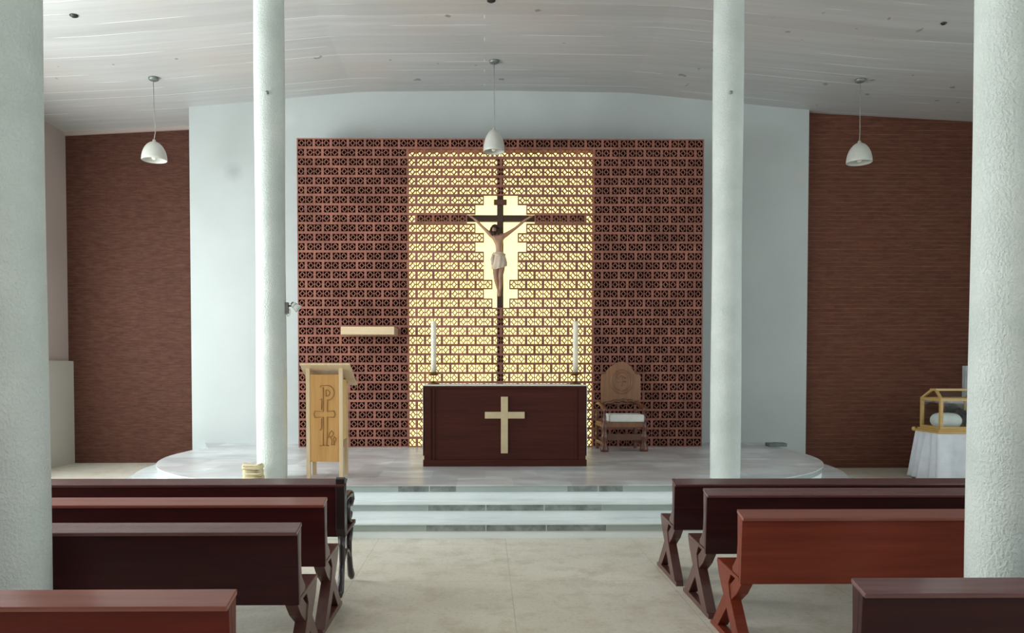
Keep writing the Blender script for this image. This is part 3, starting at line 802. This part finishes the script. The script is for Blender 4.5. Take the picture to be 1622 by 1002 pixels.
# ------------------------------------------------------------------ spotlight clamped to the left column
sx, sz = P(454, 487, 8.75)
sp = empty('spotlight', (CML[0] + .165, 8.75, sz), 'small white spotlight with grey bracket clamped to the column left of the altar', 'spotlight')
m = MB(); m.box(-.005, .035, -.03, .03, -.07, .06); m.build('bracket', M['grey_metal'], sp, bevel=.004)
m = MB(); m.tube([(.03, 0, .02), (.07, 0, .02), (.09, 0, .035)], .009, 8); m.build('arm', M['dark_metal'], sp)
m = MB(); d = Vector((.75, .0, -.66)).normalized(); a = Vector((.075, 0, .05))
m.tube([a, a + d * .02, a + d * .05, a + d * .10, a + d * .102], [.015, .034, .036, .05, .046], 20); m.build('lamp_head', M['white_metal'], sp)
m = MB(); m.tube([a + d * -.004, a + d * .045], [.02, .037], 16); m.build('housing_cap', M['dark_metal'], sp)
m = MB(); m.tube([(.03, 0, .0), (.055, 0, -.03), (.05, 0, -.08), (.03, 0, -.1), (.012, 0, -.07)], .005, 8); m.build('cable', M['white_metal'], sp)

# ------------------------------------------------------------------ folded cloth pile by the left column
x, _ = P(402, 750, 8.46)
fc = empty('folded_cloth', (x, 8.44, ZP), 'small pile of cream folded cloth beside the foot of the left column', 'cloth')
m = MB(); hts = [(.0, .075, .115), (.078, .145, .108), (.148, .205, .112)]
for k, (z0, z1, hw_) in enumerate(hts):
    pts = []
    for i in range(28):
        a_ = 2 * math.pi * i / 28; c_, s__ = math.cos(a_), math.sin(a_)
        pts.append((hw_ * math.copysign(abs(c_) ** .6, c_) + .006 * math.sin(k * 3), .09 * math.copysign(abs(s__) ** .6, s__) + .01 * math.cos(k * 2)))
    for a0, a1, sc0, sc1 in ((0, .25, .93, 1), (.25, .75, 1, 1), (.75, 1, 1, .9)):
        za = z0 + (z1 - z0) * a0; zb3 = z0 + (z1 - z0) * a1
        vs = [(p[0] * sc0, p[1] * sc0, za) for p in pts] + [(p[0] * sc1, p[1] * sc1, zb3 + .012 * math.sin(i_ * .45 + k)) for i_, p in enumerate(pts)]
        nn = 28; m.add(vs, [(i, (i + 1) % nn, nn + (i + 1) % nn, nn + i) for i in range(nn)] + [tuple(range(nn))[::-1], tuple(range(nn, 2 * nn))], 0, False)
m.build('fold', M['cream_cloth'], fc, clean=False)

# grey box lying at the back right of the platform
x0, _ = P(1217, 708, 12.3); x1, _ = P(1245, 708, 12.3)
m = MB(); m.box(-(x1 - x0) / 2, (x1 - x0) / 2, 0, .2, 0, .055); m.box(-.03, .03, .06, .12, .055, .065)
tag(m.build('floor_box', M['drain'], loc=((x0 + x1) / 2, 12.25, ZP), bevel=.01), 'small flat grey-green box lying on the platform at back right', 'box')

# ------------------------------------------------------------------ pews
def pew(X, side, y0, zt, length, mb, mr, ml, label, style='x', depth=.62, zs=.455):
    """origin: floor under the rear aisle corner; +y towards the altar; side=+1 runs right"""
    o = empty('pew', (X, y0, 0), label, 'pew', 'wooden pews left of the aisle' if side < 0 else 'wooden pews right of the aisle')
    def sx(a, b): return (min(a * side, b * side), max(a * side, b * side))
    L = length
    a, b = sx(0.0, L)
    # leaning back board
    m = MB(); m.prism([(.015, zt - .045), (.045, zt - .03), (.07, zs - .02), (.04, zs - .02)], a, b, 'X'); m.build('backrest', mb, o, bevel=.003)
    a2, b2 = sx(0, L)
    m = MB(); m.prism([(-.004, zt - .032), (.0, zt - .052), (.115, zt - .022), (.115, zt)], a2, b2, 'X'); m.build('top_rail', mr, o, bevel=.004)
    m = MB(); sd = depth - .125 if style == 'x' else depth
    m.prism([(.071, zs - .015), (.071, zs + .01), (sd, zs + .03), (sd + .005, zs - .002)], a2, b2, 'X'); m.build('seat', ml if style == 'x' else mb, o, bevel=.005)
    ends = ((0, .07), (L - .07, L), )
    for (p, q) in ends:
        if style == 'x':
            e0, e1 = sx(p + .001, q - .001)
            m = MB()                                 # stile that carries the back and widens to the seat
            m.prism([(.046, zt - .04), (.105, zt - .024), (.1, zt - .2), (.115, zs + .12), (.19, zs + .05), (.19, zs + .022), (.071, zs + .016)], e0, e1, 'X')
            m.build('back_stile', ml, o, bevel=.003)
            e0, e1 = sx(p, q)
            m = MB(); m.prism([(.22, zs - .006), (.49, zs - .001), (.455, .385), (.38, .30), (.135, .035), (.0, .035), (.235, .30), (.265, .38)], e0, e1, 'X'); m.build('leg', ml, o, bevel=.003)
            g = .008 * side
            m = MB(); m.prism([(.045, zs - .022), (.15, zs - .008), (.21, .405), (.36, .305), (.61, .035), (.50, .035), (.26, .265), (.13, .35)], e0 + g, e1 + g, 'X'); m.build('leg', ml, o, bevel=.003)
            e0, e1 = sx(p + .006, q - .006)
            m = MB(); m.prism([(-.02, 0), (-.02, .03), (.01, .038), (depth - .02, .038), (depth + .03, .025), (depth + .03, 0)], e0, e1, 'X'); m.build('foot_rail', ml, o, bevel=.003)
        else:                                        # cast scroll end
            e0, e1 = sx(p, q)
            m = MB()
            m.prism([(.0, zt + .012), (.03, zt + .02), (.075, zt + .0), (.085, zt - .15), (.1, zs), (.04, zs - .02), (.0, zs + .05)], e0, e1, 'X')
            m.build('back_stile', ml, o, bevel=.006)
            cx_ = (e0 + e1) / 2
            m = MB(); m.tube([(cx_, .07, zs + .22), (cx_, .2, zs + .25), (cx_, .34, zs + .26), (cx_, .42, zs + .245), (cx_, .455, zs + .2), (cx_, .43, zs + .165), (cx_, .395, zs + .185)], [.026, .026, .03, .034, .032, .026, .02], 12)
            m.build('armrest', ml, o)
            m = MB(); m.tube([(cx_, .33, zs + .235), (cx_, .29, zs + .16), (cx_, .31, zs + .08), (cx_, .38, zs + .02), (cx_, .40, zs)], [.022, .026, .028, .026, .024], 12); m.tube([(cx_, .36, zs + .06), (cx_, .42, zs + .09), (cx_, .43, zs + .05)], [.018, .022, .014], 10); m.build('arm_scroll', ml, o)
            m = MB(); m.tube([(cx_, .06, zs - .01), (cx_, .075, zs - .14), (cx_, .07, .24), (cx_, .03, .12), (cx_, -.02, .05), (cx_, -.05, .02)], [.03, .024, .022, .024, .03, .02], 10); m.build('leg', ml, o)
            m = MB(); m.tube([(cx_, .40, zs - .02), (cx_, .36, zs - .13), (cx_, .37, .24), (cx_, .41, .12), (cx_, .46, .05), (cx_, .48, .02)], [.03, .024, .022, .024, .03, .02], 10); m.build('leg', ml, o)
            m = MB(); m.tube([(cx_, .07, .22), (cx_, .15, .29), (cx_, .22, .305), (cx_, .29, .29), (cx_, .37, .22)], .018, 10); m.build('stretcher', ml, o)
    return o
def xat(px, Y): return P(px, 800, Y)[0]
D, PU, RE, OR = M['pew_dark'], M['pew_purple'], M['pew_red'], M['pew_orange']
pew(xat(548, 5.72), -1, 5.67, .885, 3.3, D, M['rail_dark'], M['cast_black'], 'dark pew with black scroll ends, front row left of the aisle', 'cast', .48, .47)
pew(xat(516.5, 4.93), -1, 4.86, .878, 3.3, D, M['rail_orange'], M['leg_brown'], 'dark red pew with an orange-brown top rail, second from the front on the left')
pew(xat(473, 4.10), -1, 4.055, .874, 3.3, PU, M['rail_purple'], M['leg_brown'], 'very dark purple-brown pew, third from the front on the left')
pew(xat(368.5, 2.86), -1, 2.79, .872, 3.3, RE, M['rail_orange'], M['pew_red'], 'nearest left pew, reddish brown, cut off at the bottom edge')
pew(xat(1066.5, 6.02), 1, 5.96, .838, 3.3, PU, M['rail_dark'], M['leg_brown'], 'dark pew in the front row right of the aisle')
pew(xat(1116, 5.24), 1, 5.17, .885, 3.3, PU, M['rail_purple'], M['leg_brown'], 'dark pew second from the front on the right, before the orange-brown one')
pew(xat(1171, 4.5), 1, 4.43, .872, 3.3, OR, M['rail_orange'], OR, 'orange-brown pew, third from the front on the right')
pew(xat(1352, 3.03), 1, 2.93, .870, 3.3, PU, M['rail_purple'], M['pew_purple'], 'nearest right pew, dark purple-brown with a glossy top, bottom right corner')

# ------------------------------------------------------------------ table with the glass case
TX0, TX1, TY0, TY1 = 6.86, 8.45, 11.36, 11.96; TZ = .742
t = empty('side_table', ((TX0 + TX1) / 2, (TY0 + TY1) / 2, 0), 'table hidden under the white cloth before the right brick wall', 'table')
hx, hy = (TX1 - TX0) / 2 - .03, (TY1 - TY0) / 2 - .03
m = MB(); m.box(-hx, hx, -hy, hy, TZ - .03, TZ - .004); m.build('tabletop', M['pew_red'], t)
for a_ in (-1, 1):
    for b_ in (-1, 1):
        m = MB(); m.box(a_ * hx - .03 * (a_ > 0) * 2 + 0, a_ * hx + .06 * (a_ < 0), b_ * hy - .06 * (b_ > 0), b_ * hy + .06 * (b_ < 0), 0, TZ - .03); m.build('leg', M['pew_red'], t)
m = MB(); n = 160; rows = []
for i in range(10):
    u = i / 9; ring = []
    for k in range(n):
        s_ = k / n * 4; sd = int(s_); f = s_ - sd
        cs = [(-1, -1), (1, -1), (1, 1), (-1, 1)]; p, q = cs[sd], cs[(sd + 1) % 4]
        x = (p[0] + (q[0] - p[0]) * f) * (hx + .035); y = (p[1] + (q[1] - p[1]) * f) * (hy + .035)
        nx, ny = [(0, -1), (1, 0), (0, 1), (-1, 0)][sd]
        amp = (u ** .7) * (.045 * math.sin(k * .55) + .03 * math.sin(k * .23 + 1)) * min(1, 6 * min(f, 1 - f) + .2)
        fl = .075 * u
        ring.append((x + nx * amp + fl * math.copysign(1, x) * abs(x / hx), y + ny * amp + fl * math.copysign(1, y) * abs(y / hy), TZ - u * (TZ - .02)))
    rows.append(ring)
m.add([v for r in rows for v in r], [(i * n + k, i * n + (k + 1) % n, (i + 1) * n + (k + 1) % n, (i + 1) * n + k) for i in range(9) for k in range(n)], 0, True)
m.add(rows[0], [tuple(range(n))])
tag(m.build('tablecloth', M['table_cloth'], loc=((TX0 + TX1) / 2, (TY0 + TY1) / 2, .003), clean=False), 'pale white floor-length cloth draped over the side table at right', 'tablecloth')
gx, gy, gz = (6.90 + 8.35) / 2, 11.66, TZ + .004
gc = empty('display_case', (gx, gy, gz), 'gold pine and glass display case standing on the white-draped table', 'display case')
hx, hy = .72, .27
m = MB(); m.box(-hx - .06, hx + .06, -hy - .05, hy + .05, 0, .035); m.box(-hx - .03, hx + .03, -hy - .025, hy + .025, .035, .06)
m.ball((-hx - .075, hy + .03, .03), .035, 12); m.build('base_tray', M['case_wood'], gc, bevel=.004)
zb4, zt4, zr = .06, .49, .655; fw = .045; rx, ry = hx - .06, .05
for a_ in (-1, 1):
    for b_ in (-1, 1):
        m = MB(); m.box(min(a_ * hx, a_ * (hx - fw)), max(a_ * hx, a_ * (hx - fw)), min(b_ * hy, b_ * (hy - fw)), max(b_ * hy, b_ * (hy - fw)), zb4 + .041, zt4 - .001)
        m.build('corner_post', M['case_wood'], gc, bevel=.003)
for b_ in (-1, 1):
    for x in (0.0,): m = MB(); m.box(x - .02, x + .02, min(b_ * hy, b_ * (hy - .02)), max(b_ * hy, b_ * (hy - .02)), zb4 + .041, zt4 - .001); m.build('middle_post', M['case_wood'], gc, bevel=.003)
m = MB()
for z0, z1 in ((zb4, zb4 + .04), (zt4, zt4 + .045)):
    m.box(-hx, hx, -hy, -hy + fw, z0, z1); m.box(-hx, hx, hy - fw, hy, z0, z1); m.box(-hx, -hx + fw, -hy + fw, hy - fw, z0, z1); m.box(hx - fw, hx, -hy + fw, hy - fw, z0, z1)
m.build('frame_rail', M['case_wood'], gc, bevel=.003)
m = MB(); zc4 = zt4 + .045
for a_ in (-1, 1):
    for b_ in (-1, 1): m.beam((a_ * (hx - .02), b_ * (hy - .02), zc4 - .01), (a_ * rx, b_ * ry, zr), .04, .03)
for x in (0,):
    for b_ in (-1, 1): m.beam((x, b_ * (hy - .02), zc4 - .01), (x, b_ * ry, zr), .04, .03)
m.box(-rx - .02, rx + .02, -ry - .03, ry + .03, zr - .015, zr + .02)
m.build('lid_frame', M['case_wood'], gc, bevel=.003)
m = MB()
m.box(-hx + fw, hx - fw, -hy + .012, -hy + .016, zb4 + .04, zt4); m.box(-hx + fw, hx - fw, hy - .016, hy - .012, zb4 + .04, zt4)
m.box(-hx + .012, -hx + .016, -hy + fw, hy - fw, zb4 + .04, zt4); m.box(hx - .016, hx - .012, -hy + fw, hy - fw, zb4 + .04, zt4)
for b_ in (-1, 1):
    m.add([(-hx + .03, b_ * (hy - .03), zc4), (hx - .03, b_ * (hy - .03), zc4), (rx, b_ * ry, zr - .005), (-rx, b_ * ry, zr - .005),
           (-hx + .03, b_ * (hy - .034), zc4 - .003), (hx - .03, b_ * (hy - .034), zc4 - .003), (rx, b_ * (ry - .004), zr - .008), (-rx, b_ * (ry - .004), zr - .008)],
          [(0, 1, 2, 3), (7, 6, 5, 4), (0, 4, 5, 1), (2, 6, 7, 3), (1, 5, 6, 2), (3, 7, 4, 0)])
m.build('glass_panel', M['glass'], gc, clean=False)
# reclining figure on its pillow inside the case
m = MB()
def sq(v): return Vector((math.copysign(abs(v.x) ** .55, v.x), math.copysign(abs(v.y) ** .6, v.y), v.z))
m.ball((0, 0, .12), (.19, .19, .12), 22, fn=sq)
pl = m.build('pillow', M['pillow'], loc=(gx - .47, gy, gz + .061)); tag(pl, 'pale blue-white pillow inside the glass case', 'pillow')
rf = empty('reclining_figure', (gx - .22, gy, gz + .06), 'dark-haired reclining figure draped in white inside the glass case', 'statue')
V = []; E = []; RD = []
a = node(Vector((.30, 0, .16)), (.11, .10)); b = node(Vector((.10, 0, .2)), (.12, .10), a); c = node(Vector((-.04, 0, .235)), .05, b); d = node(Vector((-.13, 0, .27)), .065, c); node(Vector((-.18, 0, .29)), .055, d)
a2 = node(Vector((.5, 0, .14)), .09, a); node(Vector((.66, 0, .12)), .05, a2)
rb = skinned('body', V, E, RD, M['skin'], rf)
m = MB(); m.ball((-.16, .0, .31), (.095, .10, .075), 20, fn=hairfn); m.tube([(-.13, -.08, .3), (-.05, -.1, .24), (.03, -.1, .15), (.05, -.09, .07)], [.035, .05, .045, .015], 10); m.tube([(-.13, .08, .3), (-.05, .1, .24), (.03, .1, .17)], [.035, .045, .02], 10); m.tube([(-.1, -.1, .27), (-.02, -.13, .16), (-.05, -.14, .05)], [.03, .03, .01], 8)
m.build('hair', M['black_hair'], rb)
m = MB(); m.ball((.36, 0, .13), (.33, .19, .13), 22, fn=sq); m.build('robe', M['cloth'], rb)
# white box on the brick wall behind
x0, z1 = P(1531, 579, 13.0); m = MB(); m.box(0, .42, -.1, .0, -.62, 0); m.box(.02, .4, -.115, -.1, -.6, -.02)
tag(m.build('wall_box', M['grey_box'], loc=(x0, 13.118, z1), bevel=.006), 'plain white box fixed to the right brick wall behind the glass case', 'box')
